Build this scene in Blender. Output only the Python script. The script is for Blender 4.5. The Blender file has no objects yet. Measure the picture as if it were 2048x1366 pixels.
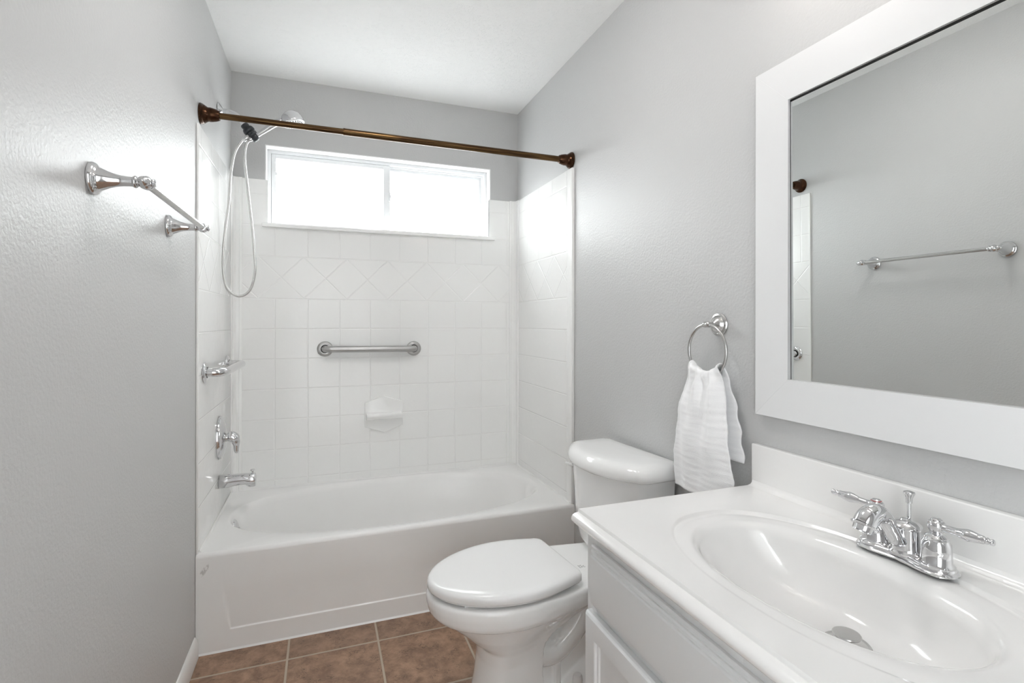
import bpy, bmesh, math, random
from mathutils import Vector, Matrix
PI = math.pi
random.seed(4)
S = bpy.context.scene
COL = S.collection

# ------------------------------------------------------------------ camera
cam_d = bpy.data.cameras.new('camera')
cam = bpy.data.objects.new('camera', cam_d)
COL.objects.link(cam)
cam_d.sensor_width = 36.0
cam_d.lens = 36.0 * 1021.92 / 2048.0
cam_d.shift_y = -37.24 / 2048.0
cam_d.clip_start = 0.02
yaw, roll = 0.3538, 0.0015
Fv = Vector((math.sin(yaw), math.cos(yaw), 0))
Rv = Vector((math.cos(yaw), -math.sin(yaw), 0))
Uv = Vector((0, 0, 1))
R2 = Rv * math.cos(roll) + Uv * math.sin(roll)
U2 = Uv * math.cos(roll) - Rv * math.sin(roll)
M = Matrix((R2, U2, -Fv)).transposed().to_4x4()
M.translation = Vector((0.4311, -2.8666, 1.2041))
cam.matrix_world = M
S.camera = cam

# ------------------------------------------------------------------ world, exposure, lights
SKY = 2.35
GLOBE = 1.6
CEIL_FILL = 3.2  # strength of the added ceiling fill
S.view_settings.view_transform = 'Standard'
S.view_settings.look = 'None'
S.view_settings.gamma = 1.0
S.view_settings.use_curve_mapping = False
S.view_settings.exposure = 2.55
S.cycles.use_denoising = True
S.cycles.max_bounces = 14
S.cycles.diffuse_bounces = 8
S.cycles.glossy_bounces = 6
S.cycles.transparent_max_bounces = 12
S.cycles.sample_clamp_indirect = 6.0
S.cycles.caustics_reflective = False
S.cycles.caustics_refractive = False
world = bpy.data.worlds.new('overcast_sky')
S.world = world
world.use_nodes = True
wn = world.node_tree
bg = wn.nodes['Background']
tc = wn.nodes.new('ShaderNodeTexCoord')
sx = wn.nodes.new('ShaderNodeSeparateXYZ')
rp = wn.nodes.new('ShaderNodeValToRGB')
rp.color_ramp.elements[0].position = 0.44
rp.color_ramp.elements[0].color = (0.42, 0.43, 0.44, 1)
rp.color_ramp.elements[1].position = 0.54
rp.color_ramp.elements[1].color = (0.96, 0.98, 1.0, 1)
mr = wn.nodes.new('ShaderNodeMapRange')
mr.inputs['From Min'].default_value = -1
mr.inputs['From Max'].default_value = 1
wn.links.new(tc.outputs['Generated'], sx.inputs[0])
wn.links.new(sx.outputs['Z'], mr.inputs['Value'])
wn.links.new(mr.outputs[0], rp.inputs[0])
wn.links.new(rp.outputs[0], bg.inputs['Color'])
bg.inputs['Strength'].default_value = SKY

# ------------------------------------------------------------------ materials
def new_mat(name):
    m = bpy.data.materials.new(name)
    m.use_nodes = True
    nt = m.node_tree
    return m, nt, nt.nodes['Principled BSDF']

class NG:
    """tiny expression helper for math nodes"""
    def __init__(s, nt): s.nt = nt
    def val(s, sock, v):
        if isinstance(v, (int, float)): sock.default_value = v
        else: s.nt.links.new(v, sock)
    def m(s, op, a, b=None, c=None):
        n = s.nt.nodes.new('ShaderNodeMath'); n.operation = op
        s.val(n.inputs[0], a)
        if b is not None: s.val(n.inputs[1], b)
        if c is not None: s.val(n.inputs[2], c)
        return n.outputs[0]
    def coord(s):
        t = s.nt.nodes.new('ShaderNodeTexCoord')
        x = s.nt.nodes.new('ShaderNodeSeparateXYZ')
        s.nt.links.new(t.outputs['Object'], x.inputs[0])
        return t.outputs['Object'], x.outputs[0], x.outputs[1], x.outputs[2]
    def noise(s, vec, scale, detail=2, dist=0.0, rough=0.5):
        n = s.nt.nodes.new('ShaderNodeTexNoise')
        n.inputs['Scale'].default_value = scale
        n.inputs['Detail'].default_value = detail
        n.inputs['Distortion'].default_value = dist
        n.inputs['Roughness'].default_value = rough
        if vec is not None: s.nt.links.new(vec, n.inputs['Vector'])
        return n.outputs['Fac']
    def stretch(s, vec, sc):
        n = s.nt.nodes.new('ShaderNodeMapping')
        n.inputs['Scale'].default_value = sc
        s.nt.links.new(vec, n.inputs['Vector'])
        return n.outputs[0]
    def smooth(s, v, a, b):
        n = s.nt.nodes.new('ShaderNodeMapRange')
        n.interpolation_type = 'SMOOTHSTEP'
        s.val(n.inputs['Value'], v)
        n.inputs['From Min'].default_value = a
        n.inputs['From Max'].default_value = b
        return n.outputs[0]
    def bump(s, h, strength, dist, prev=None):
        n = s.nt.nodes.new('ShaderNodeBump')
        n.inputs['Strength'].default_value = strength
        n.inputs['Distance'].default_value = dist
        s.nt.links.new(h, n.inputs['Height'])
        if prev is not None: s.nt.links.new(prev, n.inputs['Normal'])
        return n.outputs[0]
    def mix(s, f, a, b):
        n = s.nt.nodes.new('ShaderNodeMix'); n.data_type = 'RGBA'
        s.val(n.inputs[0], f)
        for sock, v in ((n.inputs[6], a), (n.inputs[7], b)):
            if isinstance(v, tuple): sock.default_value = v + (1,)
            else: s.nt.links.new(v, sock)
        return n.outputs[2]
    def lines(s, v, o, p):
        """distance of v to the nearest of the lines o + k*p"""
        a = s.m('SUBTRACT', v, o - 50 * p)
        return s.m('ABSOLUTE', s.m('SUBTRACT', s.m('MODULO', s.m('ADD', a, p / 2), p), p / 2))

def plain(name, col, rough, metal=0.0, coat=0.0, noise=None, spec=0.5):
    m, nt, b = new_mat(name)
    b.inputs['Base Color'].default_value = col + (1,)
    b.inputs['Roughness'].default_value = rough
    b.inputs['Metallic'].default_value = metal
    b.inputs['Specular IOR Level'].default_value = spec
    if coat:
        b.inputs['Coat Weight'].default_value = coat
        b.inputs['Coat Roughness'].default_value = 0.04
    if noise:
        g = NG(nt); v = g.coord()[0]
        sc, st, d = noise
        nt.links.new(g.bump(g.noise(v, sc, 2), st, d), b.inputs['Normal'])
    return m

WALLC = (0.56, 0.56, 0.56)
def wall_mat():
    m, nt, b = new_mat('grey_eggshell_paint')
    g = NG(nt); v = g.coord()[0]
    b.inputs['Base Color'].default_value = WALLC + (1,)
    b.inputs['Roughness'].default_value = 0.42
    b.inputs['Specular IOR Level'].default_value = 0.33
    n1 = g.bump(g.noise(v, 130, 3, 0.2), 0.40, 0.0026)
    n2 = g.bump(g.noise(v, 45, 2), 0.12, 0.003, n1)
    nt.links.new(n2, b.inputs['Normal'])
    return m

def ceiling_mat():
    m, nt, b = new_mat('white_textured_ceiling_paint')
    g = NG(nt); v = g.coord()[0]
    b.inputs['Base Color'].default_value = (0.92, 0.92, 0.915, 1)
    b.inputs['Roughness'].default_value = 0.7
    a = g.noise(v, 52, 1, 1.6)
    st = g.m('SUBTRACT', 1.0, g.smooth(g.m('ABSOLUTE', g.m('SUBTRACT', a, 0.5)), 0.0, 0.05))
    st = g.m('MULTIPLY', st, g.smooth(g.noise(v, 40, 1), 0.34, 0.52))
    n1 = g.bump(st, 0.42, 0.0030)
    nt.links.new(n1, b.inputs['Normal'])
    return m

def panel_mat(name, axis, o, p, dia_o, rows=0.1535):
    """glossy moulded surround: shallow tile joints pressed into the sheet"""
    m, nt, b = new_mat(name)
    g = NG(nt); v, x, y, z = g.coord()
    u = x if axis == 'x' else g.m('MULTIPLY', y, -1)
    b.inputs['Base Color'].default_value = (0.90, 0.90, 0.892, 1)
    b.inputs['Roughness'].default_value = 0.13
    b.inputs['Specular IOR Level'].default_value = 0.38
    low = g.m('LESS_THAN', z, 1.328)
    high = g.m('GREATER_THAN', z, 1.538)
    band = g.m('SUBTRACT', 1.0, g.m('MAXIMUM', low, high))
    cols = g.lines(u, o, p)
    r1 = g.m('ADD', g.lines(z, 1.325, rows), g.m('MULTIPLY', g.m('GREATER_THAN', z, 1.40), 9))
    r2 = g.m('ADD', g.lines(z, 1.541, 0.1545), g.m('MULTIPLY', g.m('LESS_THAN', z, 1.45), 9))
    # diamonds: lines at 45 degrees between the two bands
    P = 0.2125
    zz = g.m('SUBTRACT', z, 1.328)
    d1 = g.m('MULTIPLY', g.lines(g.m('ADD', u, zz), dia_o, P), 0.7071)
    d2 = g.m('MULTIPLY', g.lines(g.m('SUBTRACT', u, zz), dia_o, P), 0.7071)
    dia = g.m('ADD', g.m('MINIMUM', d1, d2), g.m('MULTIPLY', g.m('SUBTRACT', 1.0, band), 9))
    cc = g.m('ADD', cols, g.m('MULTIPLY', band if axis == 'x' else g.m('MAXIMUM', band, low), 9))
    d = g.m('MINIMUM', g.m('MINIMUM', r1, r2), g.m('MINIMUM', dia, cc))
    h = g.smooth(d, 0.0006, 0.0042)
    n0 = g.bump(g.noise(v, 28, 2), 0.10, 0.004)
    n1 = g.bump(h, 0.55, 0.0023, n0)
    nt.links.new(n1, b.inputs['Normal'])
    return m

def floor_mat():
    m, nt, b = new_mat('brown_stone_look_tile')
    g = NG(nt); v, x, y, z = g.coord()
    dx = g.lines(x, 0.312, 0.316); dy = g.lines(y, -0.877, 0.316)
    d = g.m('MINIMUM', dx, dy)
    grout = g.m('SUBTRACT', 1.0, g.smooth(d, 0.0030, 0.0046))
    ix = g.m('FLOOR', g.m('DIVIDE', g.m('SUBTRACT', x, 0.312), 0.316))
    iy = g.m('FLOOR', g.m('DIVIDE', g.m('SUBTRACT', y, -0.877), 0.316))
    cm = nt.nodes.new('ShaderNodeCombineXYZ')
    nt.links.new(ix, cm.inputs[0]); nt.links.new(iy, cm.inputs[1])
    wn_ = nt.nodes.new('ShaderNodeTexWhiteNoise'); nt.links.new(cm.outputs[0], wn_.inputs['Vector'])
    off = nt.nodes.new('ShaderNodeVectorMath'); off.operation = 'MULTIPLY_ADD'
    nt.links.new(cm.outputs[0], off.inputs[0]); off.inputs[1].default_value = (3.1, 5.7, 1)
    nt.links.new(v, off.inputs[2])
    q = off.outputs[0]
    big = g.noise(q, 15, 10, 0.25, 0.74)
    c1 = g.mix(g.smooth(big, 0.33, 0.68), (0.215, 0.125, 0.080), (0.46, 0.285, 0.185))
    c2 = g.mix(g.m('MULTIPLY', wn_.outputs['Value'], 0.45), c1, (0.25, 0.178, 0.138))
    vein = g.m('SUBTRACT', 1.0, g.smooth(g.m('ABSOLUTE', g.m('SUBTRACT', g.noise(g.stretch(q, (1, 1.7, 1)), 46, 8, 0.9), 0.5)), 0.0, 0.026))
    patch = g.smooth(g.noise(q, 20, 3), 0.47, 0.62)
    c3 = g.mix(g.m('MULTIPLY', g.m('MULTIPLY', vein, patch), 0.8), c2, (0.045, 0.028, 0.022))
    c4 = g.mix(grout, c3, (0.50, 0.42, 0.33))
    nt.links.new(c4, b.inputs['Base Color'])
    nt.links.new(g.m('MULTIPLY_ADD', grout, 0.4, 0.38), b.inputs['Roughness'])
    n1 = g.bump(g.noise(q, 60, 3), 0.2, 0.002)
    n2 = g.bump(g.smooth(d, 0.0025, 0.006), 0.6, 0.002, n1)
    nt.links.new(n2, b.inputs['Normal'])
    return m

def brushed(name, col, rough, axis):
    m, nt, b = new_mat(name)
    g = NG(nt); v = g.coord()[0]
    b.inputs['Base Color'].default_value = col + (1,)
    b.inputs['Metallic'].default_value = 1
    b.inputs['Roughness'].default_value = rough
    sc = [900, 900, 900]; sc[axis] = 12
    nt.links.new(g.bump(g.noise(g.stretch(v, sc), 1, 1), 0.06, 0.0004), b.inputs['Normal'])
    return m

def bronze_mat():
    m, nt, b = new_mat('oil_rubbed_bronze')
    g = NG(nt); v = g.coord()[0]
    n = g.noise(g.stretch(v, (6, 160, 160)), 1, 3)
    c = g.mix(g.smooth(n, 0.35, 0.65), (0.055, 0.030, 0.015), (0.145, 0.086, 0.036))
    nt.links.new(c, b.inputs['Base Color'])
    b.inputs['Metallic'].default_value = 0.95
    b.inputs['Roughness'].default_value = 0.27
    return m

def towel_mat():
    m, nt, b = new_mat('white_ribbed_terry')
    g = NG(nt); v, x, y, z = g.coord()
    b.inputs['Base Color'].default_value = (0.92, 0.92, 0.93, 1)
    b.inputs['Roughness'].default_value = 0.95
    b.inputs['Sheen Weight'].default_value = 0.25
    b.inputs['Specular IOR Level'].default_value = 0.1
    n1 = g.bump(g.noise(v, 420, 2), 0.28, 0.002)
    w = g.m('SINE', g.m('ADD', g.m('MULTIPLY', z, 300), g.m('MULTIPLY', g.noise(v, 18, 2), 5)))
    n2 = g.bump(g.m('MULTIPLY', w, g.smooth(g.noise(g.stretch(v, (1, 6, 30)), 1.4, 2), 0.35, 0.6)), 0.28, 0.0018, n1)
    nt.links.new(n2, b.inputs['Normal'])
    return m

def cabinet_mat():
    m, nt, b = new_mat('white_painted_cabinet_wood')
    g = NG(nt); v = g.coord()[0]
    b.inputs['Base Color'].default_value = (0.74, 0.745, 0.75, 1)
    b.inputs['Roughness'].default_value = 0.38
    nt.links.new(g.bump(g.noise(g.stretch(v, (160, 7, 260)), 1, 2), 0.03, 0.0005), b.inputs['Normal'])
    return m

def apron_mat():
    m, nt, b = new_mat('white_enamel')
    g = NG(nt); v, x, y, z = g.coord()
    # a worn scuff on the apron by the left wall
    dx = g.m('DIVIDE', g.m('SUBTRACT', g.m('SUBTRACT', x, 0.028), g.m('MULTIPLY', g.m('SUBTRACT', z, 0.305), 0.55)), 0.012)
    dz = g.m('DIVIDE', g.m('SUBTRACT', z, 0.305), 0.026)
    rr = g.m('ADD', g.m('MULTIPLY', dx, dx), g.m('MULTIPLY', dz, dz))
    msk = g.m('MULTIPLY', g.m('SUBTRACT', 1.0, g.smooth(rr, 0.2, 1.0)), g.smooth(g.noise(g.stretch(v, (1, 1, 0.5)), 160, 3), 0.42, 0.6))
    msk = g.m('MULTIPLY', msk, g.m('LESS_THAN', y, -0.70))
    c = g.mix(g.m('MULTIPLY', msk, 0.6), (0.89, 0.885, 0.877), (0.42, 0.41, 0.40))
    nt.links.new(c, b.inputs['Base Color'])
    b.inputs['Roughness'].default_value = 0.2
    return m

def glass_mat():
    m, nt, b = new_mat('clear_window_glass')
    nt.nodes.remove(b)
    out = nt.nodes['Material Output']
    t = nt.nodes.new('ShaderNodeBsdfTransparent')
    t.inputs[0].default_value = (0.96, 0.975, 0.97, 1)
    gl = nt.nodes.new('ShaderNodeBsdfGlossy'); gl.inputs['Roughness'].default_value = 0.05
    mx = nt.nodes.new('ShaderNodeMixShader'); mx.inputs[0].default_value = 0.06
    nt.links.new(t.outputs[0], mx.inputs[1]); nt.links.new(gl.outputs[0], mx.inputs[2])
    nt.links.new(mx.outputs[0], out.inputs['Surface'])
    return m

def emit_mat(name, col, s):
    m, nt, b = new_mat(name)
    b.inputs['Base Color'].default_value = (0.9, 0.9, 0.9, 1)
    b.inputs['Emission Color'].default_value = col + (1,)
    b.inputs['Emission Strength'].default_value = s
    return m

MT = dict(
    wall=wall_mat(), ceiling=ceiling_mat(), floor=floor_mat(),
    hall=plain('hall_paint', (0.84, 0.835, 0.83), 0.8),
    trim=plain('white_gloss_trim', (0.84, 0.84, 0.83), 0.3, noise=(60, 0.05, 0.002)),
    reveal=plain('white_reveal_paint', (0.84, 0.84, 0.84), 0.4),
    vinyl=plain('white_window_vinyl', (0.80, 0.81, 0.82), 0.3),
    glass=glass_mat(),
    back=panel_mat('tile_pattern_sheet_wide', 'x', 0.200, 0.1563, 0.973),
    left=panel_mat('tile_pattern_sheet_faucet_end', 'y', 0.184, 0.1675, 0.549, 0.1590),
    side=panel_mat('tile_pattern_sheet_end', 'y', 0.184, 0.1675, 0.549),
    sheet=plain('white_moulded_sheet', (0.90, 0.90, 0.892), 0.16),
    enamel=apron_mat(),
    china=plain('white_vitreous_china', (0.89, 0.89, 0.885), 0.07, coat=0.5),
    seat=plain('white_seat_plastic', (0.87, 0.87, 0.87), 0.16),
    marble=plain('white_cultured_marble', (0.87, 0.862, 0.854), 0.13, coat=0.3, noise=(9, 0.03, 0.004)),
    cab=cabinet_mat(),
    frame=plain('white_satin_frame_paint', (0.76, 0.76, 0.765), 0.42, noise=(140, 0.05, 0.001)),
    mirror=plain('silvered_mirror', (0.86, 0.88, 0.87), 0.0, metal=1.0),
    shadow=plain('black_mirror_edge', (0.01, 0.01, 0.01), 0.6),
    chrome=plain('polished_chrome', (0.70, 0.70, 0.71), 0.045, metal=1.0),
    satin=plain('satin_nickel', (0.56, 0.555, 0.545), 0.24, metal=1.0),
    steelx=brushed('brushed_steel', (0.47, 0.465, 0.46), 0.36, 0),
    bronze=bronze_mat(),
    copper=plain('dark_copper_bronze', (0.06, 0.030, 0.017), 0.2, metal=1.0),
    dark=plain('dark_grey_plastic', (0.013, 0.016, 0.021), 0.35),
    nozzle=plain('black_rubber_nozzle', (0.012, 0.012, 0.014), 0.5),
    pale=plain('pale_chrome_plastic', (0.70, 0.70, 0.71), 0.10, metal=0.9),
    white=plain('white_plastic', (0.84, 0.84, 0.84), 0.3),
    towel=towel_mat(),
    ink=plain('grey_ink', (0.22, 0.22, 0.22), 0.6),
    red=plain('red_dot', (0.45, 0.04, 0.03), 0.3),
    hole=plain('dark_drain_gap', (0.012, 0.011, 0.010), 0.5),
    globe=emit_mat('lit_opal_globe', (1.0, 0.93, 0.87), GLOBE),
    dome=emit_mat('lit_fill_dome', (1.0, 0.985, 0.965), CEIL_FILL),
)

# ------------------------------------------------------------------ mesh helpers
def obj(name, bm, m, parent=None, smooth=35, label=None, kind=None, mods=None):
    bmesh.ops.recalc_face_normals(bm, faces=bm.faces[:])
    me = bpy.data.meshes.new(name)
    bm.to_mesh(me); bm.free()
    o = bpy.data.objects.new(name, me)
    COL.objects.link(o)
    me.materials.append(MT[m])
    if smooth:
        for p in me.polygons: p.use_smooth = True
        me.set_sharp_from_angle(angle=math.radians(smooth))
    if parent is not None:
        o.parent = parent
        if parent.type == 'EMPTY':          # parts are built in room coordinates
            o.matrix_parent_inverse = Matrix.Translation(-parent.location)
    if label: o['label'] = label
    if kind: o['kind'] = kind
    return o

def thing(name, label, cat, loc, group=None):
    o = bpy.data.objects.new(name, None)
    o.empty_display_size = 0.05
    COL.objects.link(o); o.location = loc
    o['label'] = label; o['category'] = cat
    if group: o['group'] = group
    return o

def tag(o, label, cat, group=None):
    o['label'] = label; o['category'] = cat
    if group: o['group'] = group
    return o

def struct(name, bm, m, parent=None, smooth=30):
    return obj(name, bm, m, parent, smooth, kind='structure' if parent is None else None)

def NB(): return bmesh.new()

def box(bm, a, b, bev=0.0, seg=2):
    r = bmesh.ops.create_cube(bm, size=1.0)
    vs = r['verts']
    for v in vs:
        v.co = Vector(((a[i] + b[i]) / 2 + v.co[i] * (b[i] - a[i]) for i in range(3)))
    if bev:
        es = list({e for v in vs for e in v.link_edges})
        bmesh.ops.bevel(bm, geom=es, offset=bev, segments=seg, profile=0.6, affect='EDGES')
    return bm

def frame_of(axis):
    a = Vector(axis).normalized()
    t = Vector((0, 0, 1)) if abs(a.z) < 0.9 else Vector((1, 0, 0))
    u = t.cross(a).normalized(); w = a.cross(u)
    return a, u, w

def loft(bm, rings, cap0=True, cap1=True, closed=True):
    vr = [[bm.verts.new(p) for p in r] for r in rings]
    n = len(vr[0])
    for i in range(len(vr) - 1):
        for j in range(n if closed else n - 1):
            k = (j + 1) % n
            bm.faces.new((vr[i][j], vr[i][k], vr[i + 1][k], vr[i + 1][j]))
    if cap0: bm.faces.new(vr[0][::-1])
    if cap1: bm.faces.new(vr[-1])
    return vr

def lathe(bm, prof, org, axis, n=32, squash=1.0):
    a, u, w = frame_of(axis); org = Vector(org)
    rings = []
    for r, h in prof:
        r = max(r, 1e-5)
        rings.append([org + a * h + (u * math.cos(2 * PI * k / n) + w * squash * math.sin(2 * PI * k / n)) * r for k in range(n)])
    loft(bm, rings)
    return bm

def catmull(pts, sub=8):
    P = [Vector(p) for p in pts]
    P = [P[0] * 2 - P[1]] + P + [P[-1] * 2 - P[-2]]
    out = []
    for i in range(1, len(P) - 2):
        p0, p1, p2, p3 = P[i - 1:i + 3]
        for k in range(sub):
            t = k / sub
            out.append(0.5 * ((2 * p1) + (p2 - p0) * t + (2 * p0 - 5 * p1 + 4 * p2 - p3) * t * t + (3 * p1 - p0 - 3 * p2 + p3) * t ** 3))
    out.append(P[-2])
    return out

def tube(bm, pts, rad, n=16, up=None, ratio=1.0):
    """round (or, with ratio, oval) tube; rad is a number or a function of t in 0..1"""
    P = [Vector(p) for p in pts]
    L = [0]
    for i in range(1, len(P)): L.append(L[-1] + (P[i] - P[i - 1]).length)
    rings = []; u = None
    for i, p in enumerate(P):
        d = (P[min(i + 1, len(P) - 1)] - P[max(i - 1, 0)]).normalized()
        if u is None:
            ref = Vector(up) if up else (Vector((0, 0, 1)) if abs(d.z) < 0.9 else Vector((0, 1, 0)))
            u = (ref - d * ref.dot(d)).normalized()
        else:
            u = (u - d * u.dot(d)).normalized()
        w = d.cross(u)
        t = L[i] / L[-1]
        r = rad(t) if callable(rad) else rad
        rings.append([p + (u * math.cos(2 * PI * k / n) + w * ratio * math.sin(2 * PI * k / n)) * r for k in range(n)])
    loft(bm, rings)
    return bm

def lerp_table(tab):
    def f(t):
        for i in range(len(tab) - 1):
            (a, x), (b, y) = tab[i], tab[i + 1]
            if t <= b:
                k = (t - a) / (b - a); k = k * k * (3 - 2 * k)
                return x + (y - x) * k
        return tab[-1][1]
    return f

def prism(bm, poly, ax, a, b, bev=0.0):
    """poly is a list of 2D points in the two axes other than ax, swept from a to b along ax"""
    def P(q, h):
        c = list(q); c.insert(ax, h); return Vector(c)
    v0 = [bm.verts.new(P(q, a)) for q in poly]
    v1 = [bm.verts.new(P(q, b)) for q in poly]
    n = len(poly)
    fs = [bm.faces.new(v0), bm.faces.new(v1[::-1])]
    for i in range(n):
        bm.faces.new((v0[i], v1[i], v1[(i + 1) % n], v0[(i + 1) % n]))
    if bev:
        es = [e for f in fs[1:2] for e in f.edges] + [e for e in fs[0].edges]
        bmesh.ops.bevel(bm, geom=es, offset=bev, segments=2, profile=0.6, affect='EDGES')
    return bm

# ------------------------------------------------------------------ room shell
W, H, YF = 1.524, 2.455, -3.30
WX0, WX1, WZ0, WZ1 = 0.154, 1.352, 1.690, 2.107     # window opening
WD = 0.13                                           # depth of the window wall
bm = NB(); box(bm, (-0.12, YF - 0.1, -0.08), (W + 0.12, WD, 0)); struct('floor', bm, 'floor')
bm = NB(); box(bm, (-0.12, YF - 0.1, H), (W + 0.12, WD, H + 0.1)); struct('ceiling', bm, 'ceiling')
bm = NB(); box(bm, (-0.12, YF - 0.1, 0), (0, WD, H)); struct('wall_left', bm, 'wall')
bm = NB(); box(bm, (W, YF - 0.1, 0), (W + 0.12, WD, H)); struct('wall_right', bm, 'wall')
bm = NB()
box(bm, (0, 0, 0), (WX0, WD, H)); box(bm, (WX1, 0, 0), (W, WD, H))
box(bm, (WX0, 0, 0), (WX1, WD, WZ0)); box(bm, (WX0, 0, WZ1), (WX1, WD, H))
struct('wall_back', bm, 'wall')
# front wall with an open doorway into an unseen hall behind the photographer
DX0, DX1, DZ = 0.10, 0.96, 2.06
bm = NB()
box(bm, (0, YF - 0.1, 0), (DX0, YF, H)); box(bm, (DX1, YF - 0.1, 0), (W, YF, H)); box(bm, (DX0, YF - 0.1, DZ), (DX1, YF, H))
struct('wall_front', bm, 'wall')
HY = YF - 1.3          # unseen hall, kept pale to bounce fill from an added window at left
bm = NB(); box(bm, (-0.4, HY, -0.08), (W + 0.4, HY + 0.1, H)); struct('wall_hall', bm, 'hall')
bm = NB()
box(bm, (-0.5, HY, -0.08), (-0.4, YF - 0.1, 0.25)); box(bm, (-0.5, HY, 2.30), (-0.4, YF - 0.1, H))
box(bm, (-0.5, HY, 0.25), (-0.4, HY + 0.14, 2.30)); box(bm, (-0.5, YF - 0.16, 0.25), (-0.4, YF - 0.1, 2.30))
struct('wall_hall_left', bm, 'hall')
wn2 = bpy.data.objects.new('fill_window', None); COL.objects.link(wn2); wn2.location = (-0.45, YF - 0.65, 0.25); wn2['kind'] = 'structure'  # added window out of view, daylight source for the frontal fill
y0, y1 = HY + 0.14, YF - 0.16
bm = NB()
for a, b in ((y0, y0 + 0.05), (y1 - 0.05, y1)): box(bm, (-0.48, a, 0.25), (-0.42, b, 2.30), 0.003)
for a, b in ((0.25, 0.30), (1.26, 1.30), (2.25, 2.30)): box(bm, (-0.48, y0 + 0.05, a), (-0.42, y1 - 0.05, b), 0.003)
obj('window_frame', bm, 'vinyl', wn2)
bm = NB(); box(bm, (-0.455, y0 + 0.05, 0.30), (-0.45, y1 - 0.05, 2.25)); obj('window_pane', bm, 'glass', wn2)
bm = NB(); box(bm, (W + 0.4, YF - 1.3, -0.08), (W + 0.5, YF - 0.1, H)); struct('wall_hall_right', bm, 'hall')
bm = NB(); box(bm, (-0.5, YF - 1.3, -0.08), (W + 0.5, YF - 0.1, 0)); struct('floor_hall', bm, 'hall')
bm = NB(); box(bm, (-0.5, YF - 1.3, H), (W + 0.5, YF - 0.1, H + 0.1)); struct('ceiling_hall', bm, 'hall')
bm = NB()
box(bm, (DX0 - 0.055, YF, 0), (DX0, YF + 0.015, DZ + 0.055), 0.003); box(bm, (DX1, YF, 0), (DX1 + 0.055, YF + 0.015, DZ + 0.055), 0.003)
box(bm, (DX0, YF, DZ), (DX1, YF + 0.015, DZ + 0.055), 0.003)
struct('trim_1', bm, 'trim')
# baseboards
def baseboard(name, x0, s, y0, y1):
    bm = NB()
    pr = [(x0, 0.0), (x0 + s * 0.013, 0.0), (x0 + s * 0.013, 0.05), (x0 + s * 0.010, 0.058), (x0 + s * 0.009, 0.066), (x0 + s * 0.004, 0.074), (x0, 0.076)]
    prism(bm, pr, 1, y0, y1)
    return struct(name, bm, 'trim', smooth=25)
baseboard('baseboard_left', 0.0, 1, YF, -0.757)
baseboard('baseboard_right', W, -1, -1.80, -0.757)

# window: vinyl slider set deep in the opening
YW = 0.062
wn1 = bpy.data.objects.new('window_1', None); COL.objects.link(wn1); wn1.location = ((WX0 + WX1) / 2, YW, WZ0); wn1['kind'] = 'structure'
bm = NB()      # painted lining of the opening
box(bm, (WX0 - 0.001, -0.0008, WZ1 - 0.004), (WX1 + 0.001, YW, WZ1 + 0.001)); box(bm, (WX0 - 0.001, -0.0008, WZ0), (WX0 + 0.004, YW, WZ1 - 0.004)); box(bm, (WX1 - 0.004, -0.0008, WZ0), (WX1 + 0.001, YW, WZ1 - 0.004))
obj('window_reveal', bm, 'reveal', wn1)
def rect_frame(bm, x0, x1, z0, z1, y0, y1, w, bev=0.002, wb=None):
    wb = w if wb is None else wb
    box(bm, (x0, y0, z0), (x0 + w, y1, z1), bev); box(bm, (x1 - w, y0, z0), (x1, y1, z1), bev)
    box(bm, (x0 + w, y0, z1 - w), (x1 - w, y1, z1), bev); box(bm, (x0 + w, y0, z0), (x1 - w, y1, z0 + wb), bev)
bm = NB()
rect_frame(bm, WX0 + 0.004, WX1 - 0.004, WZ0 + 0.004, WZ1 - 0.004, YW, YW + 0.065, 0.017)
rect_frame(bm, WX0 + 0.016, WX1 - 0.016, WZ0 + 0.012, WZ1 - 0.016, YW + 0.022, YW + 0.06, 0.012)
obj('window_frame', bm, 'vinyl', wn1)
SX = 0.782
bm = NB(); rect_frame(bm, WX0 + 0.022, SX, WZ0 + 0.016, WZ1 - 0.022, YW + 0.006, YW + 0.028, 0.022)
box(bm, (SX - 0.036, YW + 0.005, WZ0 + 0.016), (SX, YW + 0.027, WZ1 - 0.022), 0.002)
sash = obj('sliding_sash', bm, 'vinyl', wn1)
bm = NB(); box(bm, (WX0 + 0.04, YW + 0.015, WZ0 + 0.034), (SX - 0.03, YW + 0.019, WZ1 - 0.04)); obj('window_pane', bm, 'glass', sash)
bm = NB(); box(bm, (SX - 0.008, YW - 0.006, 1.885), (SX + 0.002, YW + 0.008, 1.935), 0.002); box(bm, (SX - 0.003, YW - 0.009, 1.9), (SX + 0.005, YW - 0.002, 1.918), 0.002)
obj('sash_latch', bm, 'vinyl', sash)
bm = NB()
for z in (1.80, 1.975): box(bm, (WX0 + 0.040, YW + 0.003, z), (WX0 + 0.050, YW + 0.014, z + 0.016), 0.002)
obj('sash_clip', bm, 'vinyl', sash)
bm = NB(); rect_frame(bm, SX - 0.036, WX1 - 0.026, WZ0 + 0.016, WZ1 - 0.026, YW + 0.034, YW + 0.056, 0.018)
fs = obj('fixed_sash', bm, 'vinyl', wn1)
bm = NB(); box(bm, (SX - 0.02, YW + 0.043, WZ0 + 0.03), (WX1 - 0.042, YW + 0.047, WZ1 - 0.042)); obj('window_pane', bm, 'glass', fs)
bm = NB(); box(bm, (0.142, -0.038, 1.686), (1.372, -0.0152, 1.706), 0.004); box(bm, (WX0, -0.0152, 1.690), (WX1, YW + 0.012, 1.706), 0.001)
obj('window_sill', bm, 'sheet', wn1)

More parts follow.
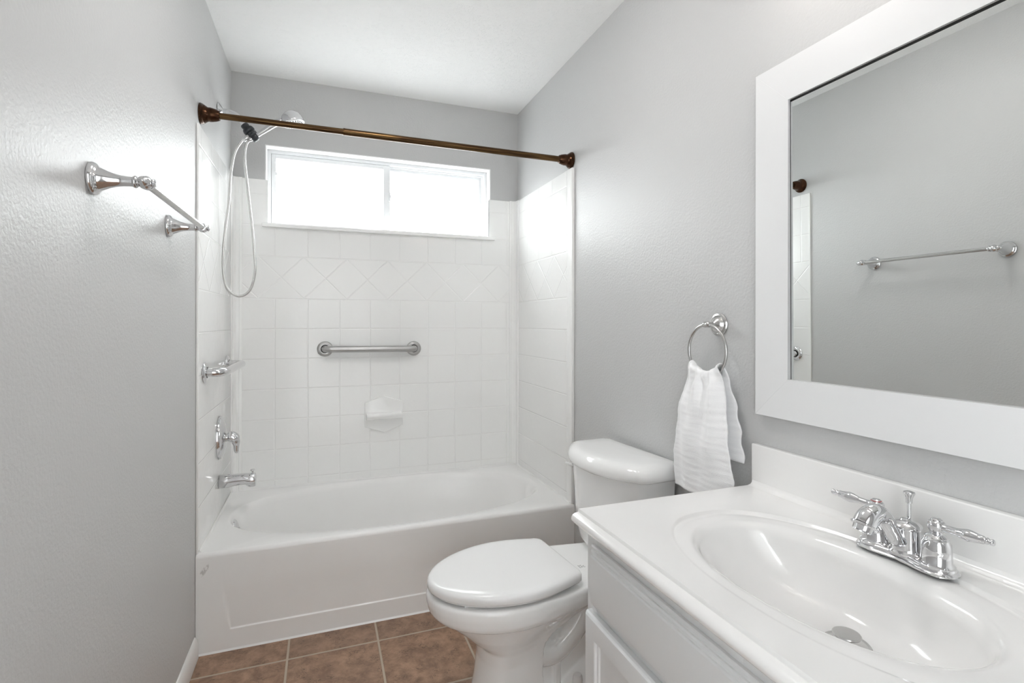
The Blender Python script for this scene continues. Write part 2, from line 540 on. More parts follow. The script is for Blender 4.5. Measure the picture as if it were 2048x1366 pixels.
# ------------------------------------------------------------------ tub surround
ZT, ZB, YT = 1.925, 0.367, -0.744
TB, TS = 0.014, 0.012
TSL, TSR = 0.008, 0.013
sur = thing('tub_surround', 'white glossy tile-patterned surround panels rising above the bathtub', 'tub surround', (W / 2, 0, ZB))
bm = NB()
n0, n1 = WX0 + 0.012, WX1 - 0.012
poly = [(TS, ZB), (W - TS, ZB), (W - TS, ZT), (n1, ZT), (n1, 1.700), (n0, 1.700), (n0, ZT), (TS, ZT)]
prism(bm, poly, 1, -TB, -0.0005)
bp = obj('back_panel', bm, 'back', sur)
for s in (0, 1):
    bm = NB()
    x0, x1 = (0.0005, TSL) if s == 0 else (W - TSR, W - 0.0005)
    box(bm, (x0, YT + 0.004, ZB), (x1, -0.0005, ZT), 0.001)
    obj('end_panel', bm, 'left' if s == 0 else 'side', sur)
    bm = NB()       # plain bullnose along the front of the end panel
    box(bm, (x0, YT, ZB), (x1 + (0.0006 if s == 0 else 0), YT + 0.0045, ZT), 0.002)
    if s: box(bm, (x0 - 0.0010, YT + 0.002, ZB), (x0 + 0.002, YT + 0.052, ZT - 0.002), 0.0004)
    obj('edge_trim', bm, 'sheet', sur)
    bm = NB()       # stepped cove strip in the back corner
    xa = TSL if s == 0 else W - TSR
    d = 1 if s == 0 else -1
    pr = [(xa, -TB), (xa + d * 0.044, -TB), (xa + d * 0.043, -TB - 0.004), (xa + d * 0.032, -TB - 0.006), (xa + d * 0.030, -TB - 0.0035), (xa + d * 0.018, -TB - 0.0045),
          (xa + d * 0.008, -TB - 0.010), (xa + d * 0.0045, -TB - 0.024), (xa + d * 0.005, -TB - 0.036), (xa + d * 0.002, -TB - 0.040), (xa, -TB - 0.040)]
    prism(bm, pr, 2, ZB, ZT + 0.002)
    obj('corner_trim', bm, 'sheet', sur, smooth=20)
    bm = NB()       # liner carried into the window opening
    xw = WX0 + 0.004 if s == 0 else WX1 - 0.012
    pr = [(-TB + 0.001, 1.706), (YW, 1.706), (YW, ZT - 0.018), (0.01, ZT - 0.001), (-TB + 0.001, ZT - 0.001)]
    vv = [(p[0], p[1]) for p in pr]
    prism(bm, vv, 0, xw, xw + 0.008)
    obj('window_liner', bm, 'sheet', sur)
# soap dish moulded onto the back panel
bm = NB()
cx, yb = 0.741, -TB
hexa = [(cx - 0.100, 0.645), (cx, 0.609), (cx + 0.100, 0.645), (cx + 0.100, 0.775), (cx, 0.806), (cx - 0.100, 0.775)]
prism(bm, hexa, 1, yb - 0.013, yb + 0.001, 0.005)
sd = obj('soap_dish', bm, 'sheet', sur)
bm = NB()
pr = [(-0.018, 0.745), (-0.024, 0.722), (-0.040, 0.713), (-0.058, 0.712), (-0.066, 0.716), (-0.070, 0.709), (-0.066, 0.694), (-0.050, 0.684), (-0.018, 0.678)]
prism(bm, pr, 0, cx - 0.094, cx + 0.094, 0.003)
obj('soap_shelf', bm, 'sheet', sd, smooth=50)
# caulk along the joints
bm = NB()
pr = [(0, 0), (-0.007, 0), (-0.002, 0.0025), (0, 0.008)]
prism(bm, [(-TB - 0.0002 + p[0], 0.3665 + p[1]) for p in pr], 0, TS, W - TS)
prism(bm, [(TSL + 0.0002 - p[0], 0.3665 + p[1]) for p in pr], 1, YT + 0.02, -TB)
prism(bm, [(W - TSR - 0.0002 + p[0], 0.3665 + p[1]) for p in pr], 1, YT + 0.02, -TB)
obj('caulk_bead', bm, 'trim', sur)

# ------------------------------------------------------------------ bathtub
def superel(cx, cy, ax, ay, n, k, N):
    t = 2 * PI * k / N
    c, s = math.cos(t), math.sin(t)
    return cx + ax * math.copysign(abs(c) ** (2 / n), c), cy + ay * math.copysign(abs(s) ** (2 / n), s)
tub = thing('bathtub', 'white alcove bathtub with a plain apron under the window', 'bathtub', (W / 2, -0.37, 0))
bm = NB(); N = 160
ZR = 0.366
X0, X1, Y0, Y1 = 0.001, W - 0.001, -0.748, -0.001
# rings from the basin floor out to the rim
spec = [(0.52, 0.16, 0.055, 2.6, 0.0), (0.58, 0.20, 0.060, 2.5, 0.0), (0.612, 0.232, 0.075, 2.5, 0.0), (0.632, 0.255, 0.11, 2.4, 0.0), (0.652, 0.279, 0.19, 2.4, 0.0),
        (0.676, 0.303, 0.29, 2.35, 0.0), (0.689, 0.314, 0.335, 2.3, 0.0), (0.698, 0.322, 0.354, 2.3, 0.0), (0.708, 0.330, 0.3635, 2.3, 0.0), (0.716, 0.336, ZR, 2.3, 0.0)]
bcx, bcy = 0.765, -0.372
rings = []
for ax, ay, z, n, _ in spec:
    sh = 0.05 * (1 - (z - 0.05) / 0.316)        # the far end slopes: floor shifted to the drain end
    rings.append([Vector((*superel(bcx - sh, bcy, ax, ay, n, k, N), z)) for k in range(N)])
def on_rect(px, py, x0, x1, y0, y1):
    dx, dy = px - bcx, py - bcy
    ts = []
    if dx > 1e-9: ts.append((x1 - bcx) / dx)
    if dx < -1e-9: ts.append((x0 - bcx) / dx)
    if dy > 1e-9: ts.append((y1 - bcy) / dy)
    if dy < -1e-9: ts.append((y0 - bcy) / dy)
    t = min(ts)
    return bcx + dx * t, bcy + dy * t
R0 = [list(on_rect(p.x, p.y, X0 + 0.012, X1 - 0.012, Y0 + 0.016, Y1)) for p in rings[-1]]
R1 = [list(on_rect(p.x, p.y, X0, X1, Y0 + 0.016, Y1)) for p in rings[-1]]
# snap the nearest vertex to each corner
for RR, xa, xb in ((R0, X0 + 0.012, X1 - 0.012), (R1, X0, X1)):
    for cxx in (xa, xb):
        for cyy in (Y0 + 0.016, Y1):
            j = min(range(N), key=lambda k: (RR[k][0] - cxx) ** 2 + (RR[k][1] - cyy) ** 2)
            RR[j] = [cxx, cyy]
rings.append([Vector((a, b, ZR)) for a, b in R0])
rings.append([Vector((a, b, ZR)) for a, b in R1])
loft(bm, rings, cap0=True, cap1=False)
# apron: rounded front edge and front sheet with a shallow recessed panel
prof = [(Y0 + 0.016, ZR)]
for k in range(1, 9):
    a = PI / 2 * k / 8
    prof.append((Y0 + 0.016 - 0.016 * math.sin(a), ZR - 0.016 + 0.016 * math.cos(a)))
nx = 60
# apron grid: x stations and z stations
xs = [X0, 0.04, 0.06] + [0.072 + 0.0022 * i for i in range(22)] + [0.13]
xs += [0.16 + i * (W - 0.32) / 24 for i in range(25)]
xs += [W - x for x in xs[25::-1]]
zs_ = [ZR - 0.016, 0.335, 0.30, 0.26, 0.23, 0.21, 0.19, 0.16, 0.13, 0.11, 0.098, 0.092, 0.087, 0.082, 0.078, 0.074, 0.069, 0.063, 0.057, 0.05, 0.04, 0.02, 0.0]
zs = sorted(set(zs_ + [0.070 + 0.0015 * i for i in range(12)]), reverse=True)
def recess(x, z):
    """the panel line pressed into the apron: down the sides and along the bottom"""
    xl = 0.086 + 0.024 * (0.22 - z) / 0.13
    dl = min(x - xl, (W - xl) - x)
    db = z - 0.078
    d = min(dl, db)
    s = max(0, min(1, d / 0.0045 + 0.5)); s = s * s * (3 - 2 * s)
    fade = max(0, min(1, (0.235 - z) / 0.05))
    return 0.0038 * s * fade
vp = [[bm.verts.new((x, y, z)) for x in xs] for y, z in prof[:-1]]
va = [[bm.verts.new((x, Y0 + 0.004 * (0.35 - z) / 0.35 + recess(x, z), z)) for x in xs] for z in zs]
G = vp + va
for i in range(len(G) - 1):
    for j in range(len(xs) - 1):
        bm.faces.new((G[i][j], G[i][j + 1], G[i + 1][j + 1], G[i + 1][j]))
bmesh.ops.remove_doubles(bm, verts=bm.verts[:], dist=0.0004)
obj('tub_body', bm, 'enamel', tub, smooth=45)
bm = NB()
lathe(bm, [(0.001, 0.010), (0.02, 0.0095), (0.030, 0.007), (0.034, 0.003), (0.035, -0.002)], (0.076, -0.372, 0.314), (0.97, 0, 0.24), 32)
ov = obj('overflow_plate', bm, 'chrome', tub)
bm = NB(); box(bm, (0.078, -0.376, 0.280), (0.093, -0.368, 0.314), 0.003); obj('trip_lever', bm, 'chrome', ov)
bm = NB(); lathe(bm, [(0.001, 0.002), (0.028, 0.004), (0.036, 0.001), (0.036, -0.001)], (0.30, -0.372, 0.0555), (0, 0, 1), 32)
obj('tub_drain', bm, 'chrome', tub)
bm = NB(); prism(bm, [(-0.7445, 0.0), (-0.7505, 0.0), (-0.748, 0.002), (-0.7445, 0.0055)], 0, 0.002, W - 0.002); obj('caulk_bead', bm, 'trim', tub)

# ------------------------------------------------------------------ shower rod
rod = thing('shower_curtain_rod', 'bronze tension curtain rod spanning the alcove above the bathtub', 'curtain rod', (0, -0.684, 1.98))
pa, pb = Vector((0.0, -0.682, 1.981)), Vector((W, -0.712, 1.966))
dv = (pb - pa).normalized()
pj = pa + dv * 0.506
bm = NB(); tube(bm, [pa + dv * 0.06, pj + dv * 0.05], 0.0118, 24); obj('inner_tube', bm, 'bronze', rod)
bm = NB(); lathe(bm, [(0.0118, 0), (0.0142, 0.0), (0.0145, 0.004), (0.0138, 0.008), (0.0136, (pb - pj).length - 0.055)], pj, dv, 24); obj('outer_tube', bm, 'bronze', rod)
flp = [(0.0005, 0.0005), (0.036, 0.0005), (0.0385, 0.002), (0.0385, 0.005), (0.0365, 0.0065), (0.0372, 0.0085), (0.0350, 0.010), (0.0355, 0.012), (0.033, 0.0135), (0.0332, 0.0155), (0.0300, 0.020), (0.0262, 0.026),
       (0.0255, 0.030), (0.0262, 0.034), (0.0250, 0.042), (0.0222, 0.054), (0.0190, 0.062), (0.0178, 0.065), (0.0150, 0.066), (0.0136, 0.066)]
bm = NB(); lathe(bm, flp, pa, dv, 40); obj('flange', bm, 'copper', rod, smooth=25)
bm = NB(); lathe(bm, flp, pb, -dv, 40); obj('flange', bm, 'copper', rod, smooth=25)

# ------------------------------------------------------------------ shower arm and hand shower
ys = -0.335
arm = thing('shower_holder', 'chrome shower arm with dark swivel bracket high on the left wall', 'shower holder', (0, ys, 2.13))
bm = NB(); lathe(bm, [(0.001, 0.0005), (0.032, 0.0005), (0.033, 0.003), (0.030, 0.006), (0.022, 0.012), (0.014, 0.016), (0.0115, 0.018)], (0, ys, 2.128), (1, 0, 0), 32)
obj('wall_flange', bm, 'chrome', arm)
bm = NB(); tube(bm, catmull([(0.012, ys, 2.128), (0.045, ys, 2.127), (0.075, ys, 2.115), (0.098, ys, 2.086), (0.104, ys, 2.076)], 6), 0.0105, 18)
obj('arm_pipe', bm, 'chrome', arm)
ax = Vector((0.62, -0.05, -0.78)).normalized()
p0 = Vector((0.101, ys, 2.079))
bm = NB(); lathe(bm, [(0.0105, 0), (0.0165, 0.001), (0.0175, 0.008), (0.016, 0.016), (0.012, 0.020)], p0, ax, 20); obj('pipe_nut', bm, 'dark', arm)
bm = NB(); lathe(bm, [(0.012, 0.018), (0.022, 0.021), (0.0245, 0.028), (0.0245, 0.037), (0.021, 0.042), (0.013, 0.045)], p0, ax, 24); obj('swivel_collar', bm, 'dark', arm)
bm = NB(); lathe(bm, [(0.013, 0.042), (0.0225, 0.045), (0.0225, 0.060), (0.014, 0.062)], p0, ax, 8)
hold = Vector((0.128, ys - 0.014, 2.012)); hold_d = Vector((0.248 - 0.128, 0, 0.100)).normalized()
lathe(bm, [(0.0112, 0.006), (0.0165, 0.006), (0.0190, 0.009), (0.0195, 0.020), (0.0185, 0.031), (0.0160, 0.034), (0.0112, 0.034)], hold, hold_d, 28)
obj('holder_clip', bm, 'dark', arm)
q = p0 + ax * 0.052
hd = Vector((-0.60, -0.12, -0.55)).normalized()
bm = NB(); lathe(bm, [(0.009, 0.0), (0.0115, 0.010), (0.0115, 0.030), (0.0095, 0.034), (0.0095, 0.046), (0.007, 0.048)], q, hd, 20)
obj('hose_outlet', bm, 'chrome', arm)
he0 = q + hd * 0.046

hs = thing('hand_shower', 'chrome hand shower in its bracket with a long looped metal hose', 'hand shower', (0.145, ys - 0.01, 2.02))
# handle rises from the clip to the head
h0 = Vector((0.128, ys - 0.014, 2.012)); h1 = Vector((0.248, ys - 0.014, 2.112))
hdv = (h1 - h0).normalized()
bm = NB()
tube(bm, catmull([h0 - hdv * 0.004, h0 + hdv * 0.03, h0 + hdv * 0.08, h0 + hdv * 0.13, h1 + Vector((0.012, 0, 0.008))], 8), lerp_table([(0, 0.0085), (0.12, 0.0105), (0.3, 0.0095), (0.6, 0.0115), (1.0, 0.0175)]), 20)
obj('handle', bm, 'pale', hs)
hc = Vector((0.300, ys - 0.014, 2.112))
face = Vector((0.27, -0.04, -0.96)).normalized()
bm = NB(); lathe(bm, [(0.001, -0.050), (0.014, -0.048), (0.028, -0.042), (0.040, -0.031), (0.047, -0.016), (0.050, -0.002), (0.0505, 0.004), (0.049, 0.007), (0.046, 0.008)], hc, face, 40)
hh = obj('shower_head', bm, 'pale', hs)
bm = NB(); lathe(bm, [(0.046, 0.006), (0.0455, 0.0095), (0.040, 0.0105), (0.001, 0.0115)], hc, face, 40)
fc = obj('spray_face', bm, 'white', hs)
a_, u_, w_ = frame_of(face)
bm = NB()
for rr, nn in ((0.038, 22), (0.030, 16), (0.021, 9)):
    for k in range(nn):
        c = hc + face * 0.0105 + (u_ * math.cos(2 * PI * k / nn) + w_ * math.sin(2 * PI * k / nn)) * rr
        lathe(bm, [(0.0021, -0.001), (0.0021, 0.0018), (0.0012, 0.0026)], c, face, 7)
obj('spray_nozzles', bm, 'nozzle', fc)
hose_pts = [he0 + hd * -0.004, he0 + hd * 0.012, (0.063, ys - 0.002, 1.945), (0.048, ys - 0.004, 1.84), (0.043, ys - 0.005, 1.74), (0.030, ys - 0.005, 1.62), (0.022, ys - 0.005, 1.522), (0.022, ys - 0.005, 1.425), (0.038, ys - 0.006, 1.352),
            (0.082, ys - 0.008, 1.320), (0.126, ys - 0.010, 1.347), (0.147, ys - 0.012, 1.43), (0.143, ys - 0.014, 1.53), (0.136, ys - 0.016, 1.62), (0.116, ys - 0.018, 1.81), (0.106, ys - 0.020, 1.925), (0.112, ys - 0.021, 1.985), h0 - hdv * 0.004, h0]
pts = catmull(hose_pts, 40)
tot = sum((pts[i + 1] - pts[i]).length for i in range(len(pts) - 1))
# resample evenly so that the ridges of the metal hose are regular
NS = 1720; step = tot / NS; out = [pts[0]]; acc = 0; i = 0; cur = pts[0]
while i < len(pts) - 1 and len(out) < NS + 1:
    seg = (pts[i + 1] - cur).length
    if acc + seg >= step:
        cur = cur + (pts[i + 1] - cur) * ((step - acc) / max(seg, 1e-9)); out.append(cur); acc = 0
    else:
        acc += seg; i += 1; cur = pts[i]
bm = NB()
ctr = [0]
def hr(t):
    k = int(round(t * NS))
    return 0.0059 if k % 4 < 2 else 0.0054
tube(bm, out, hr, 12)
obj('metal_hose', bm, 'satin', hs, smooth=60)

# ------------------------------------------------------------------ grab bars
def grab_bar(name, label, A, B, nrm, depth, rad, m, fr):
    A, B, nrm = Vector(A), Vector(B), Vector(nrm)
    t = thing(name, label, 'grab bar', A)
    d = (B - A).normalized(); r = 0.042 if depth > 0.05 else 0.03
    path = [A + nrm * 0.004]
    nseg = 8
    for k in range(nseg + 1):
        a = PI / 2 * k / nseg
        path.append(A + nrm * (depth - r) + nrm * r * math.sin(a) + d * r * (1 - math.cos(a)))
    for k in range(nseg + 1):
        a = PI / 2 * (1 - k / nseg)
        path.append(B + nrm * (depth - r) + nrm * r * math.sin(a) - d * r * (1 - math.cos(a)))
    path.append(B + nrm * 0.004)
    bm = NB(); tube(bm, path, rad, 24); obj('bar', bm, m, t, smooth=50)
    for P in (A, B):
        bm = NB()
        lathe(bm, [(rad + 0.0015, 0.0003), (fr, 0.0003), (fr, 0.003), (fr - 0.004, 0.008), (fr - 0.010, 0.0105), (rad + 0.005, 0.0105), (rad + 0.0035, 0.009)], P, nrm, 40)
        f = obj('flange', bm, m, t)
        bm = NB(); lathe(bm, [(rad + 0.005, 0.0085), (rad + 0.0045, 0.0100), (rad + 0.0002, 0.0100), (rad + 0.0002, 0.0085)], P, nrm, 32); obj('flange_gap', bm, 'shadow', f)
    return t
grab_bar('grab_bar', 'brushed steel grab bar on the back wall above the soap dish', (0.440, -TB - 0.0008, 1.066), (0.902, -TB - 0.0008, 1.062), (0, -1, 0), 0.050, 0.0172, 'steelx', 0.0400)
grab_bar('grab_bar', 'shiny short grab bar on the left end wall above the faucet', (TSL + 0.0008, -0.652, 1.014), (TSL + 0.0008, -0.172, 1.012), (1, 0, 0), 0.068, 0.0165, 'chrome', 0.0390)

# ------------------------------------------------------------------ valve and tub spout
vx, vy, vz = TSL + 0.0008, -0.352, 0.704
va_ = thing('shower_valve', 'chrome oval shower valve with lever handle above the tub spout', 'shower valve', (vx, vy, vz))
bm = NB()
def ovr(sc, h):
    return [Vector((vx + h, vy + 0.068 * sc * math.cos(2 * PI * k / 48), vz + 0.094 * sc * math.sin(2 * PI * k / 48))) for k in range(48)]
loft(bm, [ovr(1.0, 0.0), ovr(1.0, 0.005), ovr(0.95, 0.012), ovr(0.70, 0.021), ovr(0.40, 0.0265), ovr(0.05, 0.027)])
obj('escutcheon', bm, 'chrome', va_)
bm = NB(); lathe(bm, [(0.0175, 0.025), (0.017, 0.036), (0.016, 0.040)], (vx, vy, vz), (1, 0, 0), 28); obj('valve_sleeve', bm, 'satin', va_)
bm = NB(); tube(bm, catmull([(vx + 0.034, vy, vz), (vx + 0.042, vy, vz + 0.001), (vx + 0.051, vy, vz + 0.001), (vx + 0.060, vy, vz - 0.009), (vx + 0.066, vy, vz - 0.030), (vx + 0.066, vy, vz - 0.055), (vx + 0.067, vy, vz - 0.070)], 8),
     lerp_table([(0, 0.019), (0.10, 0.0235), (0.28, 0.023), (0.45, 0.017), (0.7, 0.0115), (0.92, 0.0095), (1, 0.006)]), 24)
obj('lever_handle', bm, 'chrome', va_, smooth=60)

sy, sz = -0.345, 0.512
sp = thing('tub_spout', 'chrome tub spout with a diverter knob over the bathtub rim', 'tub spout', (TSL, sy, sz))
bm = NB()
def spr(x, a, b, zc, n=32):
    return [Vector((x, sy + a * math.copysign(abs(math.cos(2 * PI * k / n)) ** 0.8, math.cos(2 * PI * k / n)), zc + b * math.copysign(abs(math.sin(2 * PI * k / n)) ** 0.8, math.sin(2 * PI * k / n)))) for k in range(n)]
loft(bm, [spr(TSL + 0.0008, 0.026, 0.027, sz), spr(TSL + 0.004, 0.028, 0.029, sz), spr(0.045, 0.027, 0.0275, sz + 0.001), spr(0.085, 0.0255, 0.024, sz + 0.003), spr(0.112, 0.025, 0.0235, sz + 0.003), spr(0.122, 0.025, 0.029, sz - 0.003), spr(0.130, 0.025, 0.030, sz - 0.004),
          spr(0.146, 0.025, 0.030, sz - 0.004), spr(0.151, 0.0225, 0.027, sz - 0.004)])
obj('spout_body', bm, 'chrome', sp, smooth=50)
bm = NB(); lathe(bm, [(0.004, -0.004), (0.004, 0.010), (0.0085, 0.013), (0.0095, 0.016), (0.0085, 0.018), (0.001, 0.019)], (0.138, sy, sz + 0.024), (0, 0, 1), 20); obj('diverter_knob', bm, 'chrome', sp)

# ------------------------------------------------------------------ towel bar
tb = thing('towel_bar', 'chrome towel bar on trumpet posts on the left wall', 'towel bar', (0, -1.634, 1.49))
yA, yB, zA = -1.628, -1.098, 1.489
post = [(0.0005, 0.0005), (0.032, 0.0005), (0.0325, 0.003), (0.0315, 0.007), (0.0285, 0.010), (0.0235, 0.0125), (0.0228, 0.015), (0.0195, 0.022), (0.0155, 0.031), (0.0125, 0.041), (0.0105, 0.053), (0.0098, 0.064), (0.0096, 0.069),
        (0.0122, 0.0705), (0.0128, 0.073), (0.0115, 0.0755), (0.0090, 0.077), (0.0088, 0.080), (0.0120, 0.083), (0.0140, 0.088), (0.0140, 0.093), (0.0120, 0.098), (0.0085, 0.1000), (0.0080, 0.102), (0.0095, 0.104), (0.0080, 0.107), (0.0005, 0.109)]
for y in (yA, yB):
    bm = NB(); lathe(bm, post, (0, y, zA), (1, 0, 0), 40); obj('post', bm, 'chrome', tb, smooth=50)
    bm = NB(); e = 0.012 if y == yB else -0.012
    lathe(bm, [(0.0001, 0), (0.0098, 0.0), (0.0108, 0.004), (0.0098, 0.008), (0.0072, 0.010), (0.0058, 0.0135), (0.0001, 0.0165)], (0.0905, y + e * 0.8, zA), (0, 1 if e > 0 else -1, 0), 24)
    obj('finial', bm, 'chrome', tb, smooth=50)
    bm = NB(); lathe(bm, [(0.0115, 0), (0.0122, 0.004), (0.0108, 0.008), (0.0085, 0.009)], (0.0905, y - e * 0.9, zA), (0, -1 if e > 0 else 1, 0), 24)
    obj('bar_ferrule', bm, 'chrome', tb)
bm = NB(); tube(bm, [(0.0905, yA + 0.004, zA), (0.0905, yB - 0.004, zA)], 0.0080, 24); obj('bar', bm, 'satin', tb)

# ------------------------------------------------------------------ towel ring and towel
ry, rz = -1.668, 1.200
tr = thing('towel_ring', 'brushed nickel towel ring on a round rosette beside the mirror', 'towel ring', (W, ry, rz))
bm = NB(); lathe(bm, [(0.0005, 0.0005), (0.034, 0.0005), (0.0345, 0.003), (0.032, 0.006), (0.027, 0.0075), (0.025, 0.0065), (0.0235, 0.0085), (0.0215, 0.013), (0.016, 0.018), (0.010, 0.0215), (0.0068, 0.025), (0.0062, 0.038), (0.0066, 0.040)], (W, ry, rz), (-1, 0, 0), 40)
obj('rosette', bm, 'satin', tr, smooth=30)
bm = NB(); lathe(bm, [(0.0005, -0.014), (0.0055, -0.0135), (0.0085, -0.009), (0.0085, -0.004), (0.0075, 0), (0.0085, 0.004), (0.0085, 0.009), (0.0055, 0.0135), (0.0005, 0.014)], (W - 0.046, ry, rz), (0, 1, 0), 24)
obj('ring_knuckle', bm, 'satin', tr)
RC = Vector((W - 0.046, ry, rz - 0.0765)); RR_ = 0.0765
bm = NB()
NR = 72
for i in range(1):
    rings = []
    for k in range(NR):
        a = 2 * PI * k / NR
        c = RC + Vector((0, math.sin(a), math.cos(a))) * RR_
        e = Vector((0, math.sin(a), math.cos(a)))
        rings.append([c + (e * math.cos(2 * PI * j / 12) + Vector((1, 0, 0)) * math.sin(2 * PI * j / 12)) * 0.0046 for j in range(12)])
    rings.append(rings[0])
    loft(bm, rings, False, False)
    bmesh.ops.remove_doubles(bm, verts=bm.verts[:], dist=1e-5)
obj('ring', bm, 'satin', tr, smooth=60)

# towel: one sheet pulled through the ring, front layer longer, back layer slipped to the right
from mathutils import noise as mn
bm = NB()
NU, NV = 90, 150
zf, zb = 0.702, 0.822
ztop = 1.052
Lf, Lb = ztop - zf, ztop - zb
def sm(a, b, x):
    t = max(0, min(1, (x - a) / (b - a))); return t * t * (3 - 2 * t)
def towel_pt(u, v):
    # u -1..1 across (towards the window = -1), v 0..1 from the front hem over the ring to the back hem
    s = v * (Lf + 0.05 + Lb)
    arcz = 0.0265 * (u * u) ** 0.9            # follows the curve of the ring
    if s < Lf:
        z = zf + s; side = 0; k = (ztop - z) / Lf; x = RC.x - 0.0105
    elif s < Lf + 0.05:
        a = PI * (s - Lf) / 0.05; z = ztop + 0.011 * math.sin(a); x = RC.x - 0.0105 + 0.0105 * (1 - math.cos(a)); side = 0.5 - 0.5 * math.cos(a); k = 0
    else:
        z = ztop - (s - Lf - 0.05); side = 1; k = (ztop - z) / Lb * 0.66; x = RC.x + 0.0105
    g = math.exp(-k * 4.2)                    # how gathered it is
    half = 0.062 + 0.058 * min(1.0, k / 0.8) ** 0.75
    cy = ry + 0.002 + 0.004 * sm(0, 1, k) - side * (0.011 * sm(0.0, 0.5, k))
    y = cy - u * half
    z = z + arcz * g * 1.05
    fold = 0.010 * math.sin(u * 7.0 + 0.7 + 1.2 * k) * (0.35 + 0.65 * g) * sm(0.0, 0.12, k) + 0.006 * math.sin(u * 13 + 2.0 - 2 * k) * g * sm(0.0, 0.10, k) - 0.003 * (1 + math.sin(u * 15)) * g
    bulge = -0.022 * sm(0.02, 0.30, k) * (1 - 0.5 * sm(0.5, 1, k)) * (1 - 0.55 * u * u)
    nz = mn.noise(Vector((u * 2.1, k * 3.4 + 5 * side, 0.3))) * 0.012 * sm(0.0, 0.2, k)
    rib = 0.0004 * math.sin(k * 105 + 2.0 * mn.noise(Vector((u * 2, k * 9, 4)))) * sm(0.06, 0.2, k)
    if side < 0.5: x += fold + bulge + nz + rib
    elif side < 1: x += (fold + bulge * 0.2) * (1 - side)
    if side >= 0.5:
        x += (0.012 * side * sm(0.0, 0.3, k) + 0.4 * fold * side + 0.3 * nz + rib * 0.6)
        x = min(x, W - 0.006)
    y += 0.004 * math.sin(k * 34 + 3 * u) * (abs(u) ** 6) * (1 if side > 0.5 else 0.35)
    return Vector((x, y, z))
gv = [[bm.verts.new(towel_pt(-1 + 2 * i / NU, j / NV)) for i in range(NU + 1)] for j in range(NV + 1)]
for j in range(NV):
    for i in range(NU):
        bm.faces.new((gv[j][i], gv[j][i + 1], gv[j + 1][i + 1], gv[j + 1][i]))
tw = obj('hand_towel', bm, 'towel', None, smooth=180)
tag(tw, 'white ribbed hand towel hanging through the towel ring', 'towel')
sl = tw.modifiers.new('thickness', 'SOLIDIFY'); sl.thickness = 0.0045; sl.offset = 0

# ------------------------------------------------------------------ toilet
ty = -1.330
toi = thing('toilet', 'white two-piece toilet with closed lid between bathtub and vanity', 'toilet', (1.15, ty, 0))
toi.rotation_euler = (0, 0, math.radians(3.5))
def egg(z, xf, xm, w, xb, wb, N=64):
    """outline: rounded front, sides that narrow towards the back"""
    pts = []
    nf = N // 2
    for k in range(nf + 1):
        a = PI / 2 + PI * k / nf
        pts.append(Vector((xm + (xm - xf) * math.cos(a), ty + w * math.sin(a), z)))
    nb = N // 4
    side = []
    for k in range(1, nb):
        t = k / nb; f = 0.5 - 0.5 * math.cos(PI * t)
        side.append((xm + (xb - xm) * t, w + (wb - w) * f))
    side.append((xb, wb))
    pts += [Vector((x, ty - h, z)) for x, h in side]
    pts += [Vector((x, ty + h, z)) for x, h in side[::-1]]
    return pts
bm = NB()
loft(bm, [egg(0.0, 0.854, 0.93, 0.105, 1.07, 0.100), egg(0.03, 0.861, 0.94, 0.100, 1.07, 0.096), egg(0.10, 0.874, 0.95, 0.094, 1.065, 0.090), egg(0.17, 0.884, 0.95, 0.094, 1.06, 0.090), egg(0.215, 0.882, 0.95, 0.104, 1.07, 0.092),
          egg(0.245, 0.845, 0.95, 0.122, 1.09, 0.100), egg(0.275, 0.815, 0.95, 0.142, 1.13, 0.11), egg(0.305, 0.778, 0.97, 0.158, 1.19, 0.115), egg(0.326, 0.756, 0.97, 0.168, 1.26, 0.118), egg(0.332, 0.738, 0.97, 0.178, 1.36, 0.120),
          egg(0.345, 0.728, 0.97, 0.184, 1.44, 0.122), egg(0.370, 0.722, 0.97, 0.187, 1.49, 0.118), egg(0.390, 0.722, 0.97, 0.186, 1.50, 0.116), egg(0.397, 0.727, 0.97, 0.181, 1.496, 0.112)])
# trapway, outlet, web and foot
def ell_tube(path, hw, rad):
    tube(bm, catmull(path, 6), rad, 24, up=(0, 1, 0))
tube(bm, catmull([(1.00, ty, 0.21), (1.07, ty, 0.165), (1.13, ty, 0.165), (1.19, ty, 0.215), (1.24, ty, 0.29), (1.29, ty, 0.355)], 6), lerp_table([(0, 0.085), (0.3, 0.088), (0.7, 0.092), (1, 0.08)]), 24, up=(0, 1, 0), ratio=0.62)
tube(bm, catmull([(1.27, ty, 0.33), (1.31, ty, 0.25), (1.31, ty, 0.14), (1.29, ty, 0.02)], 6), 0.095, 24, up=(0, 1, 0), ratio=0.75)
box(bm, (1.00, ty - 0.060, 0.0), (1.34, ty + 0.060, 0.20))
box(bm, (1.115, ty - 0.072, 0.0), (1.135, ty + 0.072, 0.14))
loft(bm, [egg(0.0, 0.90, 1.0, 0.112, 1.42, 0.12), egg(0.045, 0.90, 1.0, 0.110, 1.42, 0.118), egg(0.055, 0.905, 1.0, 0.102, 1.415, 0.112)])
loft(bm, [egg(0.0, 1.13, 1.2, 0.128, 1.36, 0.125), egg(0.062, 1.135, 1.2, 0.122, 1.355, 0.118), egg(0.075, 1.15, 1.2, 0.108, 1.34, 0.105), egg(0.12, 1.22, 1.27, 0.085, 1.34, 0.08)])
bowl = obj('bowl', bm, 'china', toi, smooth=180)
rm = bowl.modifiers.new('blend', 'REMESH'); rm.mode = 'VOXEL'; rm.voxel_size = 0.004; rm.use_smooth_shade = True
sm_ = bowl.modifiers.new('soften', 'SMOOTH'); sm_.factor = 0.5; sm_.iterations = 5
